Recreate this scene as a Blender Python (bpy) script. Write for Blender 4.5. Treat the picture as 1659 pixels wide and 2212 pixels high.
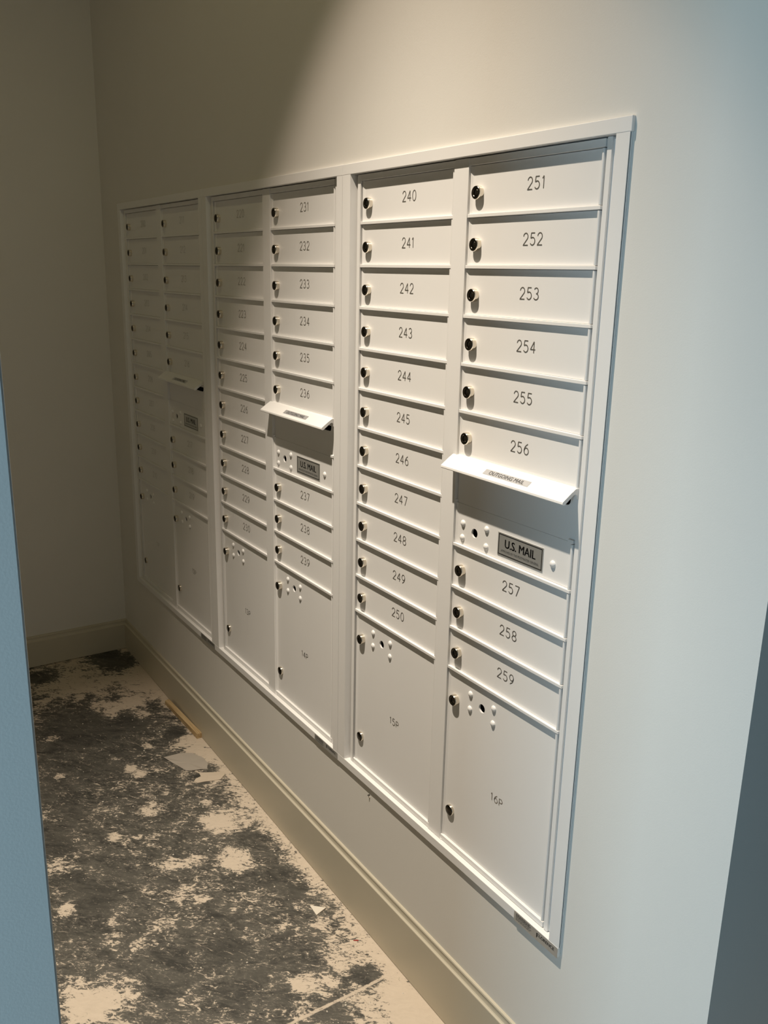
import bpy, bmesh, math, random
from mathutils import Vector, Matrix
from mathutils.geometry import tessellate_polygon
random.seed(7)
S = bpy.context.scene
for o in list(bpy.data.objects): bpy.data.objects.remove(o)
COL = S.collection
ZO = 1.82                      # height of the top door edge above the floor datum
def floor_z(x): return ZO - 1.782 - .0191 * (x + .229)   # the slab falls slightly towards the opening

# ------------------------------------------------------------------ camera
cd = bpy.data.cameras.new('camera'); cam = bpy.data.objects.new('camera', cd); COL.objects.link(cam)
Rw = [[0.5496365821, 0.8351281697, 0.0214608447], [0.2291824228, -0.1260324585, -0.9651897412], [-0.8033523790, 0.5354220388, -0.2606687470]]
# Rw rows: image right, image down, view direction
m = Matrix.Identity(4)
for i in range(3):
    m[i][0] = Rw[0][i]; m[i][1] = -Rw[1][i]; m[i][2] = -Rw[2][i]
m[0][3], m[1][3], m[2][3] = 3.2956, -1.0489, -0.1919 + ZO
cam.matrix_world = m
cd.sensor_fit = 'VERTICAL'; cd.sensor_height = 36.0; cd.sensor_width = 27.0
cd.lens = 36.0 * 1897.878 / 2212.0
cd.clip_start = .02
S.camera = cam

# ------------------------------------------------------------------ light
W = bpy.data.worlds.new('world'); S.world = W; W.use_nodes = True
bg = W.node_tree.nodes['Background']; bg.inputs[0].default_value = (.30, .52, .72, 1); bg.inputs[1].default_value = .004
def spot(name, loc, power, angle, blend, color, size=.02, aim=(0, 0, -1)):
    l = bpy.data.lights.new(name, 'SPOT'); l.energy = power; l.spot_size = math.radians(angle); l.spot_blend = blend
    l.color = color; l.shadow_soft_size = size
    o = bpy.data.objects.new(name, l); COL.objects.link(o); o.location = loc
    o.rotation_euler = Vector(aim).to_track_quat('-Z', 'Y').to_euler()
    return o
LX, LY, LZ = 1.87, -.95, ZO + 1.75
AIM = (0, math.sin(math.radians(10)), -math.cos(math.radians(10)))      # the lamp is tipped a little towards the mailboxes
spot('downlight_glow', (LX, LY, LZ), 14.5, 150, .6, (1.0, .87, .46), aim=AIM)
spot('downlight_core', (LX, LY, LZ), 425, 53.0, 1.0, (1.0, .895, .75), aim=AIM)
spot('downlight_spill', (LX, LY, LZ), 76, 56.5, .26, (1.0, .81, .66), aim=AIM)
def area(name, loc, target, sx, sy, power, color):
    l = bpy.data.lights.new(name, 'AREA'); l.shape = 'RECTANGLE'; l.size = sx; l.size_y = sy; l.energy = power; l.color = color
    o = bpy.data.objects.new(name, l); COL.objects.link(o); o.location = loc
    o.rotation_euler = (Vector(target) - Vector(loc)).to_track_quat('-Z', 'Y').to_euler()
    return o
area('daylight_window', (3.45, -2.9, ZO - .65), (2.55, -.3, ZO - .8), .9, 1.5, 47, (.53, .82, 1.03))
area('hall_fill', (6.2, -.55, ZO - .35), (0, -.3, ZO - .7), 1.3, 1.9, 3.5, (.57, .83, 1.0))  # added weak fill, brightens the faces turned towards the opening

S.view_settings.view_transform = 'Standard'; S.view_settings.look = 'None'
S.view_settings.exposure = 0.0; S.view_settings.gamma = 1.0; S.view_settings.use_curve_mapping = False

# ------------------------------------------------------------------ materials
def mat(name, col, rough=.5, metal=0., bump=0., bscale=300., spec=.5, coat=0., scuff=0.):
    M = bpy.data.materials.new(name); M.use_nodes = True; nt = M.node_tree; b = nt.nodes['Principled BSDF']
    b.inputs['Base Color'].default_value = (*col, 1); b.inputs['Roughness'].default_value = rough
    b.inputs['Metallic'].default_value = metal; b.inputs['Specular IOR Level'].default_value = spec
    b.inputs['Coat Weight'].default_value = coat
    tc = nt.nodes.new('ShaderNodeTexCoord'); n = nt.nodes.new('ShaderNodeTexNoise')
    n.inputs['Scale'].default_value = bscale; n.inputs['Detail'].default_value = 3
    nt.links.new(tc.outputs['Object'], n.inputs['Vector'])
    if bump:
        bp = nt.nodes.new('ShaderNodeBump'); bp.inputs['Strength'].default_value = bump; bp.inputs['Distance'].default_value = .001
        nt.links.new(n.outputs['Fac'], bp.inputs['Height']); nt.links.new(bp.outputs['Normal'], b.inputs['Normal'])
    # very slight tonal variation
    mx = nt.nodes.new('ShaderNodeMix'); mx.data_type = 'RGBA'; n2 = nt.nodes.new('ShaderNodeTexNoise'); n2.inputs['Scale'].default_value = 3
    nt.links.new(tc.outputs['Object'], n2.inputs['Vector']); nt.links.new(n2.outputs['Fac'], mx.inputs[0])
    mx.inputs[6].default_value = (*[c * .97 for c in col], 1); mx.inputs[7].default_value = (*[min(1, c * 1.03) for c in col], 1)
    nt.links.new(mx.outputs[2], b.inputs['Base Color'])
    if scuff:
        n3 = nt.nodes.new('ShaderNodeTexNoise'); n3.inputs['Scale'].default_value = 16; n3.inputs['Detail'].default_value = 9; n3.inputs['Roughness'].default_value = .7
        mr = nt.nodes.new('ShaderNodeMapRange'); mr.inputs[1].default_value = .725; mr.inputs[2].default_value = .76; mr.inputs[4].default_value = scuff
        m3 = nt.nodes.new('ShaderNodeMix'); m3.data_type = 'RGBA'; m3.inputs[7].default_value = (*[c * .35 for c in col], 1)
        nt.links.new(tc.outputs['Object'], n3.inputs['Vector']); nt.links.new(n3.outputs['Fac'], mr.inputs[0]); nt.links.new(mr.outputs[0], m3.inputs[0])
        nt.links.new(mx.outputs[2], m3.inputs[6]); nt.links.new(m3.outputs[2], b.inputs['Base Color'])
    return M
WHITE = mat('white_powder_coat', (.80, .79, .775), .42, bump=.05, bscale=900)
PAINT = mat('wall_paint', (.72, .70, .655), .62, bump=.10, bscale=420)
BASEP = mat('baseboard_paint', (.53, .487, .385), .45, bump=.03, bscale=200, scuff=.6)
DARK = mat('cabinet_inside', (.012, .012, .012), .8)
ENGR = mat('engraved_groove', (.54, .52, .49), .32, .92)
GAPM = mat('trim_gap_shade', (.06, .065, .07), .7)  # dark colour standing in for shade in the snap gap
NICK = mat('nickel', (.78, .72, .62), .20, 1.0)
PLUG = mat('nickel_dim_reflection', (.10, .09, .075), .18, 1.0)  # nickel darkened to stand for the dim room its face reflects
PLUG2 = mat('dark_keyway', (.015, .014, .012), .4)
SILV = mat('silver_foil', (.56, .56, .54), .36, .65)
SILV2 = mat('bright_silver_foil', (.60, .60, .61), .38, .55)
INK = mat('black_ink', (.012, .012, .012), .45)
INKG = mat('grey_ink', (.06, .06, .058), .5)
SCREW = mat('dark_steel', (.05, .045, .035), .4, .6)
CHIP = mat('plaster_white', (.74, .68, .58), .8)
PAPER = mat('grey_paper', (.42, .375, .32), .55)
FILLER = mat('dried_filler', (.58, .49, .385), .8)
RED = mat('red_plastic', (.36, .03, .022), .5)

def wood_mat():
    M = bpy.data.materials.new('raw_pine'); M.use_nodes = True; nt = M.node_tree; b = nt.nodes['Principled BSDF']
    tc = nt.nodes.new('ShaderNodeTexCoord'); mp = nt.nodes.new('ShaderNodeMapping'); mp.inputs['Scale'].default_value = (6, 130, 130)
    n = nt.nodes.new('ShaderNodeTexNoise'); n.inputs['Scale'].default_value = 1.5; n.inputs['Detail'].default_value = 6
    r = nt.nodes.new('ShaderNodeValToRGB'); r.color_ramp.elements[0].color = (.36, .23, .10, 1); r.color_ramp.elements[1].color = (.60, .45, .25, 1)
    r.color_ramp.elements[0].position = .3; r.color_ramp.elements[1].position = .65
    nt.links.new(tc.outputs['Object'], mp.inputs[0]); nt.links.new(mp.outputs[0], n.inputs['Vector']); nt.links.new(n.outputs['Fac'], r.inputs[0])
    nt.links.new(r.outputs[0], b.inputs['Base Color']); b.inputs['Roughness'].default_value = .7
    return M
WOOD = wood_mat()

def floor_mat():
    M = bpy.data.materials.new('stained_slab'); M.use_nodes = True; nt = M.node_tree; N = nt.nodes; L = nt.links; b = N['Principled BSDF']
    tc = N.new('ShaderNodeTexCoord'); at = N.new('ShaderNodeAttribute'); at.attribute_name = 'filler'
    def noise(scale, detail, rough, stretch=(1, 1, 1), rot=0., dist=0.):
        mp = N.new('ShaderNodeMapping'); mp.vector_type = 'TEXTURE'; mp.inputs['Scale'].default_value = tuple(1 / q for q in stretch); mp.inputs['Rotation'].default_value = (0, 0, rot)
        n = N.new('ShaderNodeTexNoise'); n.inputs['Scale'].default_value = scale; n.inputs['Detail'].default_value = detail
        n.inputs['Roughness'].default_value = rough; n.inputs['Distortion'].default_value = dist
        L.new(tc.outputs['Object'], mp.inputs[0]); L.new(mp.outputs[0], n.inputs['Vector']); return n.outputs['Fac']
    def math_(op, a, c, clamp=False):
        k = N.new('ShaderNodeMath'); k.operation = op; k.use_clamp = clamp
        for i, q in enumerate((a, c)):
            if isinstance(q, (int, float)): k.inputs[i].default_value = q
            else: L.new(q, k.inputs[i])
        return k.outputs[0]
    def ramp(v, lo, hi):
        k = N.new('ShaderNodeMapRange'); k.interpolation_type = 'SMOOTHSTEP'; L.new(v, k.inputs[0])
        k.inputs[1].default_value = lo; k.inputs[2].default_value = hi; return k.outputs[0]
    big = noise(11, 12, .75, dist=.5); mid = noise(32, 12, .76, (1, 2.0, 1), .9, 1.2); fine = noise(120, 6, .7, (1, 1.8, 1), .9)
    f = math_('ADD', math_('MULTIPLY', math_('SUBTRACT', big, .5), 4.6), math_('MULTIPLY', math_('SUBTRACT', mid, .5), 6.0))
    f = math_('ADD', f, math_('MULTIPLY', math_('SUBTRACT', fine, .5), 3.0))
    f = math_('ADD', f, at.outputs['Fac'])
    beige = ramp(f, .06, .42)
    haze = ramp(f, -1.1, .5)
    sp = noise(120, 4, .6, (1, 2.2, 1), .9, .5)
    specks = math_('MULTIPLY', ramp(sp, .66, .72), .75)
    sm = noise(9, 10, .7, (1, 2.5, 1), .8, .8)
    beige = math_('MAXIMUM', beige, specks)
    st = noise(22, 9, .72, (1, 4.5, 1), .95, 1.6); st2 = noise(17, 9, .72, (1, 5, 1), .45, 1.8)
    beige = math_('MAXIMUM', beige, math_('MULTIPLY', ramp(st, .60, .68), .7))
    beige = math_('MAXIMUM', beige, math_('MULTIPLY', ramp(st2, .60, .68), .65))
    sx = N.new('ShaderNodeSeparateXYZ'); L.new(tc.outputs['Object'], sx.inputs[0])
    wob = math_('MULTIPLY', math_('SUBTRACT', big, .5), .022)
    X_ = math_('ADD', sx.outputs[0], wob); Y_ = sx.outputs[1]
    def near(d, w): return ramp(math_('ABSOLUTE', d, 0), w + .0012, w - .0012)
    l1 = math_('MULTIPLY', near(math_('SUBTRACT', X_, 1.856), .0042), ramp(Y_, -.022, -.034))
    d2 = math_('SUBTRACT', math_('MULTIPLY', math_('SUBTRACT', X_, 1.52), .727), math_('MULTIPLY', math_('ADD', Y_, .78), .687))
    l2 = math_('MULTIPLY', near(math_('ADD', d2, wob), .0036), ramp(X_, 1.71, 1.68))
    lnm = math_('MULTIPLY', math_('MULTIPLY', math_('MAXIMUM', l1, l2), ramp(mid, .36, .46)), .92)
    beige = math_('MAXIMUM', beige, lnm)
    def mix(fac, a, c):
        k = N.new('ShaderNodeMix'); k.data_type = 'RGBA'
        L.new(fac, k.inputs[0])
        for i, q in ((6, a), (7, c)):
            if isinstance(q, tuple): k.inputs[i].default_value = (*q, 1)
            else: L.new(q, k.inputs[i])
        return k.outputs[2]
    smr = ramp(sm, .36, .62)
    dk = mix(smr, (.034, .033, .029), (.088, .083, .070))
    dk = mix(math_('MULTIPLY', haze, .45), dk, (.20, .185, .155))
    lt = mix(mid, (.50, .42, .33), (.70, .60, .48))
    c = mix(beige, dk, lt)
    L.new(c, b.inputs['Base Color'])
    L.new(math_('ADD', math_('MULTIPLY', beige, .2), .55), b.inputs['Roughness'])
    bp = N.new('ShaderNodeBump'); bp.inputs['Strength'].default_value = .35; bp.inputs['Distance'].default_value = .003
    L.new(math_('ADD', beige, math_('MULTIPLY', fine, .4)), bp.inputs['Height']); L.new(bp.outputs[0], b.inputs['Normal'])
    return M
FLOOR = floor_mat()

# ------------------------------------------------------------------ mesh builder
class MB:
    def __init__(s, dz=0.): s.v = []; s.f = []; s.m = []; s.s = []; s.dz = dz
    def add(s, vs, fs, mi=0, smooth=False):
        k = len(s.v); s.v += [(x, y, z + s.dz) for x, y, z in vs]
        for f in fs: s.f.append([k + i for i in f]); s.m.append(mi); s.s.append(smooth)
    def box(s, x0, x1, y0, y1, z0, z1, mi=0):
        s.add([(x0, y0, z0), (x1, y0, z0), (x1, y1, z0), (x0, y1, z0), (x0, y0, z1), (x1, y0, z1), (x1, y1, z1), (x0, y1, z1)],
              [(3, 2, 1, 0), (4, 5, 6, 7), (0, 1, 5, 4), (1, 2, 6, 5), (2, 3, 7, 6), (3, 0, 4, 7)], mi)
    def prism(s, pts, lo, hi, axis='x', mi=0, smooth=False):
        n = len(pts)
        f3 = (lambda a, b, t: (t, a, b)) if axis == 'x' else (lambda a, b, t: (a, b, t))
        vs = [f3(a, b, lo) for a, b in pts] + [f3(a, b, hi) for a, b in pts]
        s.add(vs, [(i, (i + 1) % n, n + (i + 1) % n, n + i) for i in range(n)], mi, smooth)
        s.add(vs, [tuple(range(n - 1, -1, -1)), tuple(range(n, 2 * n))], mi)
    def lathe(s, cx, cz, prof, n=28, mi=None):   # prof: (r, y) from front centre to back
        vs = []
        for r, y in prof:
            for i in range(n):
                a = 2 * math.pi * i / n; vs.append((cx + r * math.cos(a), y, cz + r * math.sin(a)))
        for j in range(len(prof) - 1):
            fs = [(j * n + i, j * n + (i + 1) % n, (j + 1) * n + (i + 1) % n, (j + 1) * n + i) for i in range(n)]
            k = len(s.v) if j == 0 else k0
            if j == 0:
                k0 = k; s.v += [(x, y, z + s.dz) for x, y, z in vs]
            for f in fs: s.f.append([k0 + i for i in f]); s.m.append(mi[j] if mi else 0); s.s.append(True)
    def plate(s, outer, holes, y0, y1, mi=0):     # front face at y0, in the xz plane, with holes
        polys = [[Vector((x, z, 0)) for x, z in p] for p in [outer] + holes]
        tri = tessellate_polygon(polys); flat = [p for q in polys for p in q]
        s.add([(p.x, y0, p.y) for p in flat], [tuple(t) for t in tri], mi)
        for p in [outer] + holes:
            n = len(p)
            s.add([(x, y0, z) for x, z in p] + [(x, y1, z) for x, z in p], [(i, (i + 1) % n, n + (i + 1) % n, n + i) for i in range(n)], mi)
    def ribbon(s, pts, w, y, mi=0, t=.0002):
        n = len(pts); L = []; Rr = []
        for i in range(n):
            a = pts[max(0, i - 1)]; b = pts[min(n - 1, i + 1)]
            if i == 0: a = pts[0]
            d = Vector((b[0] - a[0], b[1] - a[1])); d.normalize(); nx, nz = -d.y, d.x
            k = 1.
            if 0 < i < n - 1:
                d1 = Vector((pts[i][0] - pts[i - 1][0], pts[i][1] - pts[i - 1][1])).normalized()
                k = 1 / max(.5, abs(d1.dot(d)))
            L.append((pts[i][0] + nx * w / 2 * k, pts[i][1] + nz * w / 2 * k)); Rr.append((pts[i][0] - nx * w / 2 * k, pts[i][1] - nz * w / 2 * k))
        vs = [(x, y, z) for x, z in L] + [(x, y, z) for x, z in Rr]
        s.add(vs, [(i, i + 1, n + i + 1, n + i) for i in range(n - 1)], mi)
    def text(s, body, size, M4, mi=0, align='CENTER', bold=0., sx=1.):
        if bold:
            for k in (-1, -.33, .33, 1): s.text(body, size, Matrix.Translation((bold * k, 0, 0)) @ M4, mi, align, 0., sx)
            return
        cu = bpy.data.curves.new('t', 'FONT'); cu.body = body; cu.size = size; cu.align_x = align; cu.resolution_u = 3
        o = bpy.data.objects.new('t', cu); COL.objects.link(o); dg = bpy.context.evaluated_depsgraph_get(); dg.update()
        me = bpy.data.meshes.new_from_object(o.evaluated_get(dg))
        vs = [M4 @ Vector((v.co.x * sx, v.co.y, 0)) for v in me.vertices]
        s.add([tuple(v) for v in vs], [tuple(p.vertices) for p in me.polygons], mi)
        bpy.data.objects.remove(o); bpy.data.curves.remove(cu); bpy.data.meshes.remove(me)
    def mesh(s, name, mats, bevel=0.):
        me = bpy.data.meshes.new(name); me.from_pydata(s.v, [], s.f)
        for M in mats: me.materials.append(M)
        for p, mi, sm in zip(me.polygons, s.m, s.s): p.material_index = mi; p.use_smooth = sm
        bm = bmesh.new(); bm.from_mesh(me)
        if any(s.s) or bevel: bmesh.ops.remove_doubles(bm, verts=bm.verts, dist=1e-6)
        bmesh.ops.recalc_face_normals(bm, faces=bm.faces)
        if bevel:
            es = [e for e in bm.edges if len(e.link_faces) == 2 and e.calc_face_angle() > .5]
            bmesh.ops.bevel(bm, geom=es, offset=bevel, segments=2, affect='EDGES', profile=.5)
        bm.to_mesh(me); bm.free(); return me
    def build(s, name, mats, parent=None, bevel=0.):
        if not isinstance(mats, list): mats = [mats]
        return link(name, s.mesh(name, mats, bevel), parent)
def link(name, me, parent=None, loc=(0, 0, 0)):
    o = bpy.data.objects.new(name, me); COL.objects.link(o); o.location = loc
    if parent: o.parent = parent
    return o
def tag(o, label, cat, group=None):
    o['label'] = label; o['category'] = cat
    if group: o['group'] = group
def struct(o): o['kind'] = 'structure'; return o

# ------------------------------------------------------------------ the room
WY = -.004                      # face of the plaster, a little proud of the cabinet fronts
X0, X1 = -.266, 2.66            # back wall and free end of the mailbox wall
ZT = ZO + 1.80
HX0, HX1, HZ0, HZ1 = -.036, 2.335, -1.398, .024
b = MB(ZO)
ob = [(X0 - .15, -2.1), (X1, -2.1), (X1, 1.80), (X0 - .15, 1.80)]
b.plate(ob, [[(HX0, HZ0), (HX1, HZ0), (HX1, HZ1), (HX0, HZ1)]], WY, .16)
b.box(HX0 - .01, HX1 + .01, .15, .16, HZ0 - .01, HZ1 + .01)
struct(b.build('wall_right', PAINT))
b = MB(); b.box(X0 - .14, X0, -2.65, 0, -.3, ZT); struct(b.build('wall_back', PAINT))
b = MB(); b.box(X0, 2.54, -2.15, -2.0, -.3, ZT); struct(b.build('wall_left', PAINT))
b = MB(); b.box(2.54, X1, -2.65, -.9352, -.3, ZT); struct(b.build('wall_stub', PAINT, bevel=.002))
b = MB(); b.box(2.5, X1, .16, 1.6, -.3, ZT); struct(b.build('wall_hall', PAINT))
b = MB(); b.box(X0 - .14, X1, -2.65, .16, ZT, ZT + .12); struct(b.build('ceiling', PAINT))

def base_profile(t=1.):
    return [(0, -1.650), (-.0070, -1.6502), (-.0092, -1.6515), (-.0102, -1.654), (-.0102, -1.6565), (-.0094, -1.6580), (-.0098, -1.6640),
            (-.0108, -1.6680), (-.0130, -1.6700), (-.0150, -1.6708), (-.0160, -1.6722), (-.0160, -1.70)]
def baseboard(name, fn, t0, t1):
    pr = base_profile(); n = len(pr) + 2; vs = []
    for t in (t0, t1):
        x = fn(t, 0, 0)[0]; fz = floor_z(x) - ZO + .0022
        for d, z in pr + [(-.016, fz), (0, fz)]: vs.append(fn(t, d, z))
    b = MB(ZO)
    b.add(vs, [(i, (i + 1) % n, n + (i + 1) % n, n + i) for i in range(n)])
    b.add(vs, [tuple(range(n)), tuple(range(2 * n - 1, n - 1, -1))])
    return struct(b.build(name, BASEP))
baseboard('baseboard_right', lambda t, d, z: (t, d, z), X0 + .0162, X1)
baseboard('baseboard_back', lambda t, d, z: (X0 - d, t, z), -2.5, 0.0)

# floor: a dense grid whose attributes hold where filler was spilled and walked in
BLOBS = [(0.932, -0.314, 0.034, 1), (0.999, -0.45, 0.019, 1), (1.204, -0.347, 0.027, 1), (1.228, -0.291, 0.027, 1), (1.276, -0.188, 0.046, 1.2), (1.089, -0.118, 0.068, 0.8), (1.089, -0.173, 0.045, 0.6), (1.378, -0.326, 0.02, 1), (1.342, -0.356, 0.027, 0.8), (1.416, -0.441, 0.029, 0.5), (1.403, -0.572, 0.028, 0.7), (1.45, -0.531, 0.017, 0.6), (1.569, -0.649, 0.06, 0.8), (1.584, -0.685, 0.049, 0.7), (1.497, -0.706, 0.041, 0.6), (1.768, -0.232, 0.027, 1.3), (1.633, -0.102, 0.03, 0.8), (1.748, -0.097, 0.054, 0.8), (1.929, -0.093, 0.054, 0.9), (1.973, -0.051, 0.044, 1), (1.81, -0.195, 0.026, 0.6), (1.234, -0.645, 0.022, 1), (1.045, -0.62, 0.038, 0.5), (0.353, -0.464, 0.021, 1.2), (0.598, -0.502, 0.015, 1.2), (0.983, -0.153, 0.014, 1.2), (0.672, -0.296, 0.019, 0.9), (0.72, -0.279, 0.019, 1), (0.565, -0.203, 0.017, 1), (0.286, -0.232, 0.033, 0.9), (0.343, -0.154, 0.035, 1), (0.219, -0.25, 0.047, 0.9), (0.234, -0.152, 0.047, 0.9), (0.621, -0.078, 0.052, 1), (0.709, -0.075, 0.045, 1), (-0.128, -0.25, 0.143, 0.45), (0.008, -0.177, 0.115, 0.4), (-0.011, -0.369, 0.112, 0.3), (0.07, -0.027, 0.093, 0.4), (0.185, -0.104, 0.066, 0.4), (0.879, -0.104, 0.042, 0.6), (1.828, -0.282, 0.039, 0.4), (1.861, -0.153, 0.035, 0.5), (-0.162, -0.082, 0.091, -1.6), (-0.147, -0.392, 0.052, -1.3), (0.53, -0.085, 0.029, -1.4), (1.572, -0.336, 0.044, -1), (1.223, -0.566, 0.052, -1.0), (0.949, -0.598, 0.04, -0.8), (1.249, -0.355, 0.039, -0.3), (0.391, -0.206, 0.05, -1), (0.325, -0.354, 0.118, -0.6), (0.496, -0.369, 0.127, -0.4), (0.847, -0.106, 0.03, -0.9), (1.85, -0.221, 0.039, -0.3), (1.839, -0.088, 0.023, -1), (1.397, -0.112, 0.039, -0.7), (1.49, -0.103, 0.031, -0.7), (1.646, -0.078, 0.016, -0.8), (1.81, -0.103, 0.015, -0.8), (1.229, -0.118, 0.042, -0.5), (1.748, -0.337, 0.06, -0.4), (1.559, -0.514, 0.063, -0.3)]
def filler(x, y):
    v = -.40
    v += 1.15 * math.exp(-(max(0, -y - .016) / .042) ** 2)             # swept against the baseboard
    v += .52 / (1 + math.exp((x - .10) / .07))                       # the back end
    v += .30 / (1 + math.exp(-(x - 1.9 - (y + .2) * .2) / .07))
    v += .10 / (1 + math.exp(-(x - 1.0) / .1)) * (1 / (1 + math.exp((-y - .30) / .05)))
    for bx, by, r, a in BLOBS:
        d2 = ((x - bx) ** 2 + (y - by) ** 2) / (r * r)
        if d2 < 7: v += a * math.exp(-d2 * d2 * .5)
    return v
gx = [X0 - .1 + i * .008 for i in range(int(2.75 / .008))]; gy = [.02 - j * .008 for j in range(int(1.25 / .008))]
gx += [2.7, 3.2, 4, 5, 6.]; gy += [-1.4, -1.9, -2.6, -4., -6.]
gx = [gx[0] - .05] + gx; gy = [1.8, .6] + gy
b = MB(); b.v = [(x, y, floor_z(x)) for y in gy for x in gx]; nx = len(gx)
b.f = [[j * nx + i, j * nx + i + 1, (j + 1) * nx + i + 1, (j + 1) * nx + i] for j in range(len(gy) - 1) for i in range(nx - 1)]
b.m = [0] * len(b.f); b.s = [False] * len(b.f)
me = bpy.data.meshes.new('floor'); me.from_pydata(b.v, [], b.f); me.materials.append(FLOOR)
bm = bmesh.new(); bm.from_mesh(me); bmesh.ops.recalc_face_normals(bm, faces=bm.faces)
bm.faces.ensure_lookup_table()
if bm.faces[0].normal.z < 0: bmesh.ops.reverse_faces(bm, faces=bm.faces)
bm.to_mesh(me); bm.free()
at = me.attributes.new('filler', 'FLOAT', 'POINT')
for i, (x, y, z) in enumerate(b.v):
    at.data[i].value = filler(x, y)
struct(link('floor', me))

# ------------------------------------------------------------------ engraved numerals (single-stroke)
def arc(cx, cz, rx, rz, a0, a1, n=12):
    return [(cx + rx * math.cos(math.radians(a0 + (a1 - a0) * i / n)), cz + rz * math.sin(math.radians(a0 + (a1 - a0) * i / n))) for i in range(n + 1)]
GL = {'0': [arc(.3, .5, .3, .5, 90, 450, 24)],
      '1': [[(.2, 1.), (.2, 0)], [(.02, .80), (.2, 1.)]],
      '2': [arc(.3, .71, .29, .29, 175, -35) + [(0, 0)], [(-.03, 0), (.62, 0)]],
      '3': [arc(.27, .755, .26, .245, 155, -90), arc(.27, .26, .31, .26, 90, -155)],
      '4': [[(.45, 0), (.45, 1.)], [(.45, 1.), (0, .30)], [(-.03, .30), (.64, .30)]],
      '5': [[(.56, 1.), (.07, 1.)], [(.10, 1.), (.05, .56)], arc(.28, .32, .31, .32, 130, -150)],
      '6': [[(.50, 1.)] + arc(.62, .34, .60, .62, 118, 180, 6) + arc(.31, .31, .29, .31, 180, 540, 22)],
      '7': [[(0, 1.), (.63, 1.)], [(.60, 1.), (.2, 0)]],
      '8': [arc(.3, .76, .25, .24, -90, 270, 20), arc(.3, .26, .30, .26, 90, 450, 22)],
      '9': [[(.12, 0.)] + arc(0, .66, .60, .62, -62, 0, 6) + arc(.31, .69, .29, .31, 0, 360, 22)],
      'P': [[(0, 0), (0, .92), (.30, .92)] + arc(.30, .67, .28, .25, 90, -90, 10) + [(0, .42)]]}
ADV = {'1': .36}
def number_mesh(txt, h, y):
    b = MB(); sc = h; w = sum(ADV.get(c, .62) for c in txt) + .27 * (len(txt) - 1); x = -w / 2
    for c in txt:
        for k, pl in enumerate(GL[c]): b.ribbon([((x + px * .96) * sc, (pz - .5) * sc) for px, pz in pl], .0019, y - .00003 * k)
        x += ADV.get(c, .62) + .27
    return b.mesh('number', [ENGR])

# ------------------------------------------------------------------ mailbox units
DW, GAP, PITCH = .3257, .0403, .8025
C2 = DW + GAP                                  # x of the second column
P = .0889                                      # door pitch
BOT = -1.3753
DZ = 1.408                                     # unit empties sit on the lower trim edge
DY = .0062                                     # door face depth
def rrect(x0, x1, z0, z1, r, n=5):
    pts = []
    for cx, cz, a in ((x1 - r, z1 - r, 0), (x0 + r, z1 - r, 90), (x0 + r, z0 + r, 180), (x1 - r, z0 + r, 270)):
        for i in range(n + 1):
            t = math.radians(a + 90 * i / n); pts.append((cx + r * math.cos(t), cz + r * math.sin(t)))
    return pts
def circ(x, z, r, n=24): return [(x + r * math.cos(2 * math.pi * i / n), z + r * math.sin(2 * math.pi * i / n)) for i in range(n)]
def door_mesh(name, z0, z1, holes=()):
    b = MB(); yb = DY + .004
    b.prism([(.0032, .0034), (.0040, .0037), (.0055, .0046), (.0075, .0056), (.0100, DY), (.0100, yb), (.0032, yb)], z0, z1, 'z', smooth=False)
    b.plate([(.0100, z0), (.3185, z0), (.3185, z1), (.0100, z1)], list(holes), DY, yb)
    cx, cy, r = .3212, .0034, .0027            # hinge roll
    pts = [(cx + r * math.cos(math.radians(a)), cy + r * math.sin(math.radians(a))) for a in range(180, 361, 22)]
    b.prism([(cx - r, yb)] + pts + [(cx + r, yb)], z0 + .0005, z1 - .0005, 'z')
    return b.mesh(name, [WHITE])
def rivet_mesh():
    b = MB(); r = .0068
    b.lathe(0, 0, [(0.0001, DY - .0046), (r * .45, DY - .0043), (r * .75, DY - .0031), (r * .95, DY - .0014), (r, DY + .0004)], 18); return b.mesh('rivet', [WHITE])
def lock_mesh():
    b = MB(); yf = DY - .0106
    prof = [(.0001, yf + .0012), (.0058, yf + .0012), (.0060, yf + .0022), (.0068, yf + .0022), (.0072, yf + .0008), (.0098, yf), (.0110, yf + .0004), (.0117, yf + .0016), (.0118, yf + .004), (.0118, DY + .0003)]
    b.lathe(0, 0, prof, 32, [1, 1, 2, 1, 1, 1, 0, 0, 0])
    b.box(-.0007, .0007, yf + .0009, yf + .0013, -.0034, .0034, 2)
    return b.mesh('lock', [NICK, PLUG, PLUG2])
def knob_mesh():
    b = MB(); yf = DY - .0062
    b.lathe(0, 0, [(.0001, yf), (.0106, yf), (.0116, yf + .0006), (.0120, yf + .0018), (.0120, DY + .0003)], 32, [1, 1, 0, 0]); return b.mesh('latch_knob', [NICK, PLUG])
ME_DOOR = door_mesh('mailbox_door', -P + .0064, -.0007)
PTOP = -11 * P
ME_PARCEL = door_mesh('parcel_door', BOT - PTOP + .0006, -.0007, [circ(.1102, -.0478, .0092)])
ME_LOCK, ME_KNOB, ME_RIVET = lock_mesh(), knob_mesh(), rivet_mesh()
bb = MB(); bb.box(0, DW - .0002, 0, DY + .003, 0, .0060); ME_BAR = bb.mesh('divider_bar', [WHITE], .0006)
bb = MB(); bb.box(0, .0055, 0, DY + .003, 0, .0060); ME_STUB = bb.mesh('divider_stub', [WHITE], .0006)
bb = MB(); bb.box(0, .0130, 0, DY + .003, 0, .0060); ME_STUB2 = bb.mesh('divider_stub', [WHITE], .0006)
NUMS = {}
XZ = lambda x, y, z: Matrix.Translation((x, y, z)) @ Matrix.Rotation(math.pi / 2, 4, 'X')

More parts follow.
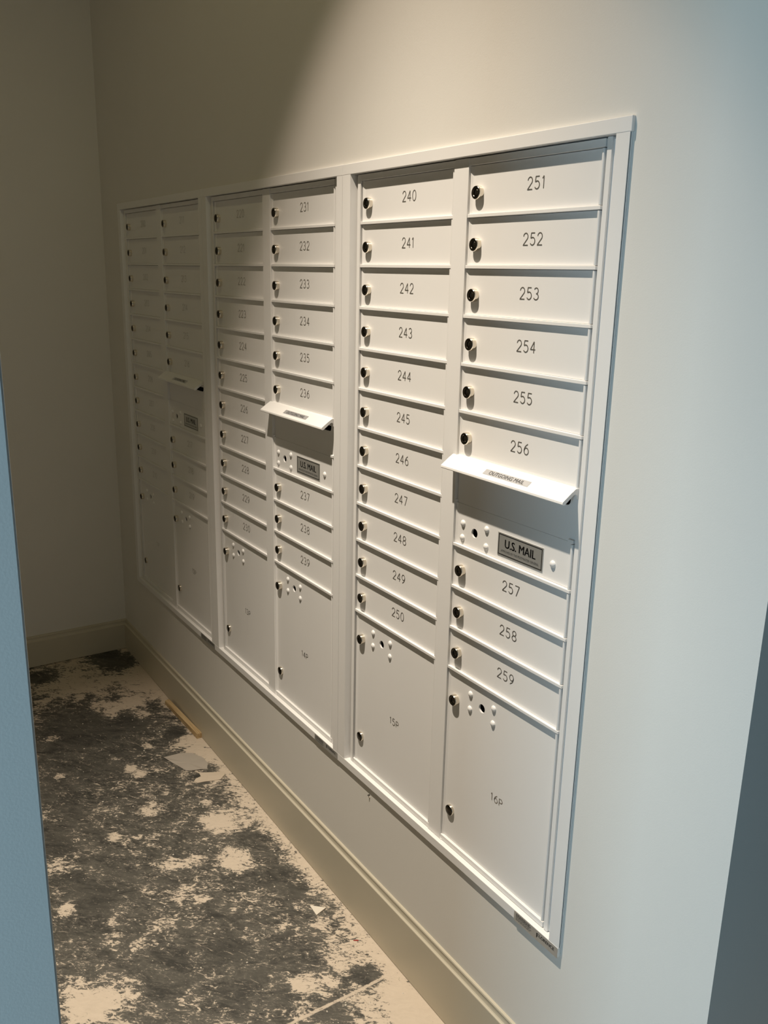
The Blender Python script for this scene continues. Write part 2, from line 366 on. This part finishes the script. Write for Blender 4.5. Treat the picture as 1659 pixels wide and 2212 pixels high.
def unit(idx, label, first, parcels):
    ox = idx * PITCH
    root = bpy.data.objects.new('mailbox_unit', None); COL.objects.link(root); root.location = (ox, 0, ZO - DZ); root.empty_display_size = .1
    tag(root, label, 'mailbox', 'recessed mailbox units')
    xr = C2 + DW
    # frame: rails and stiles around the two door columns
    b = MB(DZ)
    b.box(-.0118, -.0003, 0, .012, BOT - .0115, .0122)                       # left stile
    b.box(-.0185, -.0118, .0035, .012, BOT - .0115, .0105)                   # left set-back strip
    b.box(xr + .0003, xr + .0040, .0035, .012, BOT - .0115, .0122)
    b.box(xr + .0040, xr + .0136, -.0004, .012, BOT - .0115, .0135)          # right stile
    b.box(xr + .0136, xr + .0262, .0040, .012, BOT - .0115, .0105)
    for xa, xb in ((-.0003, DW), (C2, xr + .0003)):
        b.box(xa, xb, 0, .012, .0002, .0122)                                 # head rail
        b.box(xa, xb, 0, .012, BOT - .0115, BOT)                             # sill rail
    b.build('frame', WHITE, root, .0005)
    # centre post with flared foot and rounded shoulders
    b = MB(DZ); x0, x1 = DW + .0004, C2 + .0028
    out = [(x0 - .004, BOT - .0118), (x1 + .006, BOT - .0118), (x1 + .0015, BOT - .0098), (x1, BOT - .006), (x1, .0128), (x0 + .004, .0128), (x0 + .0012, .0118), (x0, .009), (x0, BOT - .006), (x0 - .001, BOT - .0098)]
    b.plate(out, [], -.0016, .012)
    b.build('centre_post', WHITE, root, .0009)
    # dark interior of the cabinet
    b = MB(DZ); xa, xb, za, zb = -.022, xr + .027, BOT - .013, .0145
    b.add([(xa, .013, za), (xb, .013, za), (xb, .013, zb), (xa, .013, zb), (xa, .14, za), (xb, .14, za), (xb, .14, zb), (xa, .14, zb)],
          [(4, 5, 6, 7), (0, 1, 5, 4), (1, 2, 6, 5), (2, 3, 7, 6), (3, 0, 4, 7)])
    b.build('cabinet_body', DARK, root)
    # snap-on trim
    L = -.0255; Rr = xr + .0300
    lo = L - .0285 if idx == 0 else L - .0003
    hi = Rr + .0262 if idx == 2 else PITCH + L
    tl = lo if idx == 0 else L - .0325
    th = hi + .0022 if idx == 2 else hi - .0333
    b = MB(DZ); b.box(tl, th, -.0112, -.0041, .0142, .0358); b.box(L - .006, Rr + .002, -.0041, .012, .0142, .0164); b.build('top_trim', WHITE, root, .0008)
    b = MB(DZ); b.box(tl, th - (.0028 if idx == 2 else 0), -.0112, -.0041, -1.4080, -1.3880); b.box(L - .006, Rr + .002, -.0041, .012, -1.3900, -1.3880); bt = b.build('bottom_trim', WHITE, root, .0008)
    def vtrim(x0, x1, ret, free=0):       # ret / free: which edge (-1 left, 1 right) carries the return lip / the open snap gap
        b = MB(DZ); z0, z1 = -1.3878, .0141; yf, yb, g0, g1 = -.0110, -.0041, -.0098, -.0076
        left = [(x0, .012), (x0 + .002, .012), (x0 + .002, yb)] if ret < 0 else [(x0, yb)]
        right = [(x1 - .002, yb), (x1 + .0030, .009), (x1 + .0046, .009)] if ret > 0 else [(x1, yb)]
        if free > 0: right += [(x1, g1), (x1 - .0028, g1), (x1 - .0028, g0), (x1, g0)]
        pre = [(x0, g0), (x0 + .0028, g0), (x0 + .0028, g1), (x0, g1)] if free < 0 else []
        b.prism([(x0, yf)] + pre + left + right + [(x1, yf)], z0, z1, 'z')
        if free > 0: b.box(x1 - .0027, x1 - .0007, g0 + .0001, g1 - .0001, z0 + .0005, z1 - .0005, 1)  # dark strip laid in the gap as its shade
        return b.build('side_trim', [WHITE, GAPM], root)
    xm = PITCH + L - .0330
    if idx == 0: vtrim(L - .0275, L, 1, -1)
    else: vtrim(L - .0325, L, 1)
    if idx < 2: vtrim(Rr - .002, xm - .0004, -1)
    else: vtrim(Rr, Rr + .0262, -1, 1)
    # doors
    def place(name, me, x, z, parent=root): return link(name, me, parent, (x, 0, z + (DZ if parent is root else 0)))
    def numbered(door, txt, h, x, z):
        if (txt, h) not in NUMS: NUMS[(txt, h)] = number_mesh(txt, h, DY - .0003)
        o = link('number', NUMS[(txt, h)], door, (x, 0, z)); return o
    n = first
    for col, rows in ((0, list(range(11))), (1, [0, 1, 2, 3, 4, 5, 8, 9, 10])):
        xc = col * C2
        for k in rows:
            d = place('mailbox_door', ME_DOOR, xc, -k * P)
            d['label'] = 'door engraved %d' % n
            link('lock', ME_LOCK, d, (.0270, 0, -.0470))
            numbered(d, str(n), .0195, .1735, -.0398); n += 1
        ks = list(range(1, 12)) if col == 0 else [1, 2, 3, 4, 5, 8, 9, 10, 11]
        for k in ks: place('divider_bar', ME_BAR, xc, -k * P)
        pd = place('parcel_door', ME_PARCEL, xc, PTOP)
        pd['label'] = 'large parcel door engraved %s' % parcels[col]
        link('lock', ME_LOCK, pd, (.0270, 0, -.0640)); link('latch_knob', ME_KNOB, pd, (.0270, 0, -.3255))
        for rx, rz in ((.074, -.0316), (.074, -.0645), (.146, -.0319), (.146, -.0643)): link('rivet', ME_RIVET, pd, (rx, 0, rz))
        numbered(pd, parcels[col], .0165, .1705, -.2215)
    # outgoing mail compartment
    place('divider_stub', ME_STUB, C2 - .001, -7 * P); place('divider_stub', ME_STUB2, C2 + DW - .0132, -7 * P)
    b = MB(DZ); b.plate([(C2 + .0034, -.6222), (xr - .0006, -.6222), (xr - .0006, -.5262), (C2 + .0034, -.5262)], [rrect(C2 + .040, C2 + .3065, -.5608, -.5380, .0085)], DY, DY + .003)
    b.build('slot_panel', WHITE, root)
    b = MB(DZ)
    prof = [(.0060, -.5262), (-.0030, -.5268), (-.0046, -.5276), (-.0102, -.5315), (-.0106, -.5313), (-.0300, -.5452), (-.0312, -.5462), (-.0318, -.5496), (-.0306, -.5512), (-.0262, -.5512), (-.0070, -.5366), (-.0038, -.5356), (-.0010, -.5366), (.0004, -.5395), (.0008, -.5450), (.0060, -.5450)]
    b.prism(prof, C2 - .0066, xr - .0002, 'x')
    fl = b.build('outgoing_mail_flap', WHITE, root, .0)
    # label lying on the slope
    u = Vector((0, -.0300 + .0106, -.5452 + .5313)).normalized(); up = -u; nrm = Vector((1, 0, 0)).cross(up)
    o3 = Vector((C2 + .1705, -.0106, -.5313)) + u * .0100
    def slope(off):
        q = Matrix.Identity(4)
        for i in range(3): q[i][0] = (1, 0, 0)[i]; q[i][1] = up[i]; q[i][2] = nrm[i]; q[i][3] = o3[i] + nrm[i] * off
        return q
    b = MB(DZ); q = slope(.0004)
    b.add([tuple(q @ Vector(c)) for c in ((-.0605, -.0063, 0), (.0605, -.0063, 0), (.0605, .0063, 0), (-.0605, .0063, 0))], [(0, 1, 2, 3)])
    b.text('OUTGOING MAIL', .0118, slope(.0007) @ Matrix.Translation((0, -.0042, 0)), 1, sx=1.0)
    s = b.build('outgoing_mail_label', [SILV2, INK], fl); s['label'] = 'silver sticker reading OUTGOING MAIL'
    # postal lock panel
    b = MB(DZ); z0, z1 = -8 * P + .0066, -7 * P - .0003; yb = DY + .004
    b.prism([(C2 + .0032, .0034), (C2 + .0040, .0037), (C2 + .0055, .0046), (C2 + .0075, .0056), (C2 + .01, DY), (C2 + .01, yb), (C2 + .0032, yb)], z0, z1, 'z')
    b.plate([(C2 + .01, z0), (C2 + .3185, z0), (C2 + .3185, z1), (C2 + .01, z1)], [circ(C2 + .060, -.6730, .0092)], DY, yb)
    pts = [(C2 + .3212 + .0027 * math.cos(math.radians(a)), .0034 + .0027 * math.sin(math.radians(a))) for a in range(180, 361, 22)]
    b.prism([(C2 + .3185, yb)] + pts + [(C2 + .3239, yb)], z0, z1 - .002, 'z')
    lp = b.build('postal_lock_panel', WHITE, root)
    for rx, rz in ((.0245, -.6612), (.0240, -.6905), (.0962, -.6560), (.0965, -.6902), (.2763, -.6728)): link('rivet', ME_RIVET, lp, (C2 + rx, 0, rz + DZ))
    b = MB(DZ); cx, cz = C2 + .1912, -.6730; w, h = .0608, .0222; y = DY - .0010
    b.plate([(cx - w, cz - h), (cx + w, cz - h), (cx + w, cz + h), (cx - w, cz + h)], [], y, DY + .0001, 0)
    for i, (e, t) in enumerate(((.0022, .0017),)):
        b.plate([(cx - w + e, cz - h + e), (cx + w - e, cz - h + e), (cx + w - e, cz + h - e), (cx - w + e, cz + h - e)],
                [[(cx - w + e + t, cz - h + e + t), (cx + w - e - t, cz - h + e + t), (cx + w - e - t, cz + h - e - t), (cx - w + e + t, cz + h - e - t)]], y - .0002, y, 1)
    b.text('U.S. MAIL', .0228, XZ(cx, y - .0002, cz - .0040), 1, bold=.0006, sx=.90)
    b.text('APPROVED BY THE POSTMASTER GENERAL', .0066, XZ(cx, y - .0002, cz - .0138), 2, sx=.80)
    s = b.build('mail_plate', [SILV, INK, INKG], lp); s['label'] = 'silver plate reading U.S. MAIL'
    # maker's sticker on the lower trim
    xs = (.6232, .6232, 2.2310 - 2 * PITCH)[idx]; xe = xs + .1205; zt, zb_ = -1.3890, (-1.4078, -1.4078, -1.4110)[idx]; y = -.0116
    b = MB(DZ); b.plate(rrect(xs, xe, zb_, zt, .0022, 3), [], y, -.01115, 0)
    yt = y - .0002; hh = zt - zb_
    b.text('F', .0140, XZ(xs + .0630, yt, zb_ + hh * .30), 1, 'LEFT', .0004)
    b.text('LORENCE', .0095, XZ(xs + .0705, yt, zb_ + hh * .46), 1, 'LEFT', .0002, .98)
    rnd = random.Random(3)
    for r_ in range(5):                                # lines of unreadably fine print
        zz = zt - .0032 - r_ * .0030; x = xs + .006
        if zz < zb_ + .002: break
        while x < xs + .046:
            wd = rnd.uniform(.0025, .006); hgt = .0019 if r_ < 2 else .0012
            b.add([(x, yt, zz - hgt), (x + wd, yt, zz - hgt), (x + wd, yt, zz), (x, yt, zz)], [(0, 1, 2, 3)], 2); x += wd + .0011
    s = b.build('maker_sticker', [SILV, INK, INKG], bt); s['label'] = 'silver sticker with fine black print'
    return root

unit(0, 'white recessed mailbox unit nearest the dark back corner, in deepest shade', 200, ('11P', '12P'))
unit(1, 'white recessed mailbox unit between the other two, doors 220 to 239', 220, ('13P', '14P'))
unit(2, 'white recessed mailbox unit nearest the wall end, doors 240 to 259', 240, ('15P', '16P'))

# ------------------------------------------------------------------ loose things
FA = math.atan(.0191)
# raw wood offcut on the floor against the baseboard
b = MB(); Lw, hw, tw = .302, .0095, .0190
b.add([(-Lw / 2, -hw, 0), (Lw / 2, -hw, 0), (Lw / 2, hw, 0), (-Lw / 2, hw * .9, 0), (-Lw / 2 + .004, -hw, tw * .80), (Lw / 2, -hw, tw), (Lw / 2 - .001, hw, tw), (-Lw / 2, hw * .9, tw * .85)],
      [(3, 2, 1, 0), (4, 5, 6, 7), (0, 1, 5, 4), (1, 2, 6, 5), (2, 3, 7, 6), (3, 0, 4, 7)])
st = b.build('wood_offcut', WOOD, None, .0008); st.location = (.4575, -.0295, floor_z(.4575) + .0003); st.rotation_euler = (0, FA, math.radians(1.8))
tag(st, 'short raw wood offcut lying along the foot of the baseboard', 'wood')

def sheet(name, outline, mtl, lift, label, cat, thick=.0008):
    cx = sum(p[0] for p in outline) / len(outline); cy = sum(p[1] for p in outline) / len(outline); n = len(outline)
    vs = []
    for lay in (thick, 0):
        for i, (x, y) in enumerate(outline): vs.append((x - cx, y - cy, floor_z(x) - floor_z(cx) + lay + lift[i % len(lift)]))
    vs += [(0, 0, thick + .0006), (0, 0, .0)]
    fs = [(i, (i + 1) % n, 2 * n) for i in range(n)] + [(n + (i + 1) % n, n + i, 2 * n + 1) for i in range(n)] + [(i, n + i, n + (i + 1) % n, (i + 1) % n) for i in range(n)]
    b = MB(); b.add(vs, fs); o = b.build(name, mtl); o.location = (cx, cy, floor_z(cx) + .0002); tag(o, label, cat); return o
sheet('paper_scrap', [(.664, -.176), (.672, -.120), (.690, -.085), (.735, -.062), (.775, -.062), (.806, -.078), (.800, -.098), (.792, -.120), (.780, -.140), (.752, -.150), (.715, -.162), (.690, -.172)], PAPER, [0, .003, .002, 0, .001], 'thin grey paper scrap lying flat on the floor past the wood offcut', 'paper')
sheet('filler_flake', [(.800, -.118), (.820, -.098), (.838, -.060), (.846, -.034), (.866, -.040), (.884, -.062), (.880, -.085), (.872, -.112), (.866, -.136), (.852, -.142), (.842, -.132), (.836, -.112), (.818, -.110)], FILLER, [.0, .0008, .0], 'pale flat flake of dried filler beside the grey paper scrap', 'debris', .0014)
sheet('drywall_chip', [(1.553, -.096), (1.592, -.098), (1.583, -.064)], CHIP, [.001, .0, .002], 'small pale triangular chip on the floor in front of the baseboard', 'debris', .003)
sheet('red_sliver', [(1.7155, -.0595), (1.7175, -.0610), (1.7245, -.0505), (1.7225, -.0490)], RED, [0, .0006], 'tiny red plastic sliver on the beige floor strip', 'debris', .0012)
# crumbs trodden over the slab
b = MB(); rnd = random.Random(11)
for i in range(240):
    x = rnd.uniform(.2, 2.1); y = -.03 - abs(rnd.gauss(0, .28)); r = rnd.choice((.0012, .0016, .0022, .003)); z = floor_z(x)
    if y < -.85 or (.64 < x < .90 and -.20 < y < 0) or (.28 < x < .64 and y > -.06): continue
    a = rnd.uniform(0, 6.28); vs = [(x + r * rnd.uniform(.6, 1.3) * math.cos(a + k * 1.57), y + r * rnd.uniform(.6, 1.3) * math.sin(a + k * 1.57), z + .0001) for k in range(4)]
    b.add(vs + [(x, y, z + r * .9)], [(0, 1, 4), (1, 2, 4), (2, 3, 4), (3, 0, 4), (3, 2, 1, 0)])
cr = b.build('plaster_crumbs', CHIP); tag(cr, 'scattered pale plaster crumbs over the dark stained floor', 'debris'); cr['kind'] = 'stuff'

# screw stub left in the wall just under the lower trim
sc = bpy.data.objects.new('wall_screw', None); COL.objects.link(sc); sc.location = (1.692, WY, ZO - 1.4330); sc.empty_display_size = .01
tag(sc, 'tiny dark screw stub in the wall just under the lower trim', 'screw')
b = MB(); b.lathe(0, 0, [(.0001, -.0060), (.0014, -.0058), (.0016, -.0040), (.0013, -.0001)], 10); o = b.build('shank', SCREW, sc)
b = MB(); b.lathe(0, -.0058, [(.0001, -.0030), (.0016, -.0026), (.0026, -.0012), (.0030, -.0001)], 10); b.build('plaster_lump', CHIP, sc)
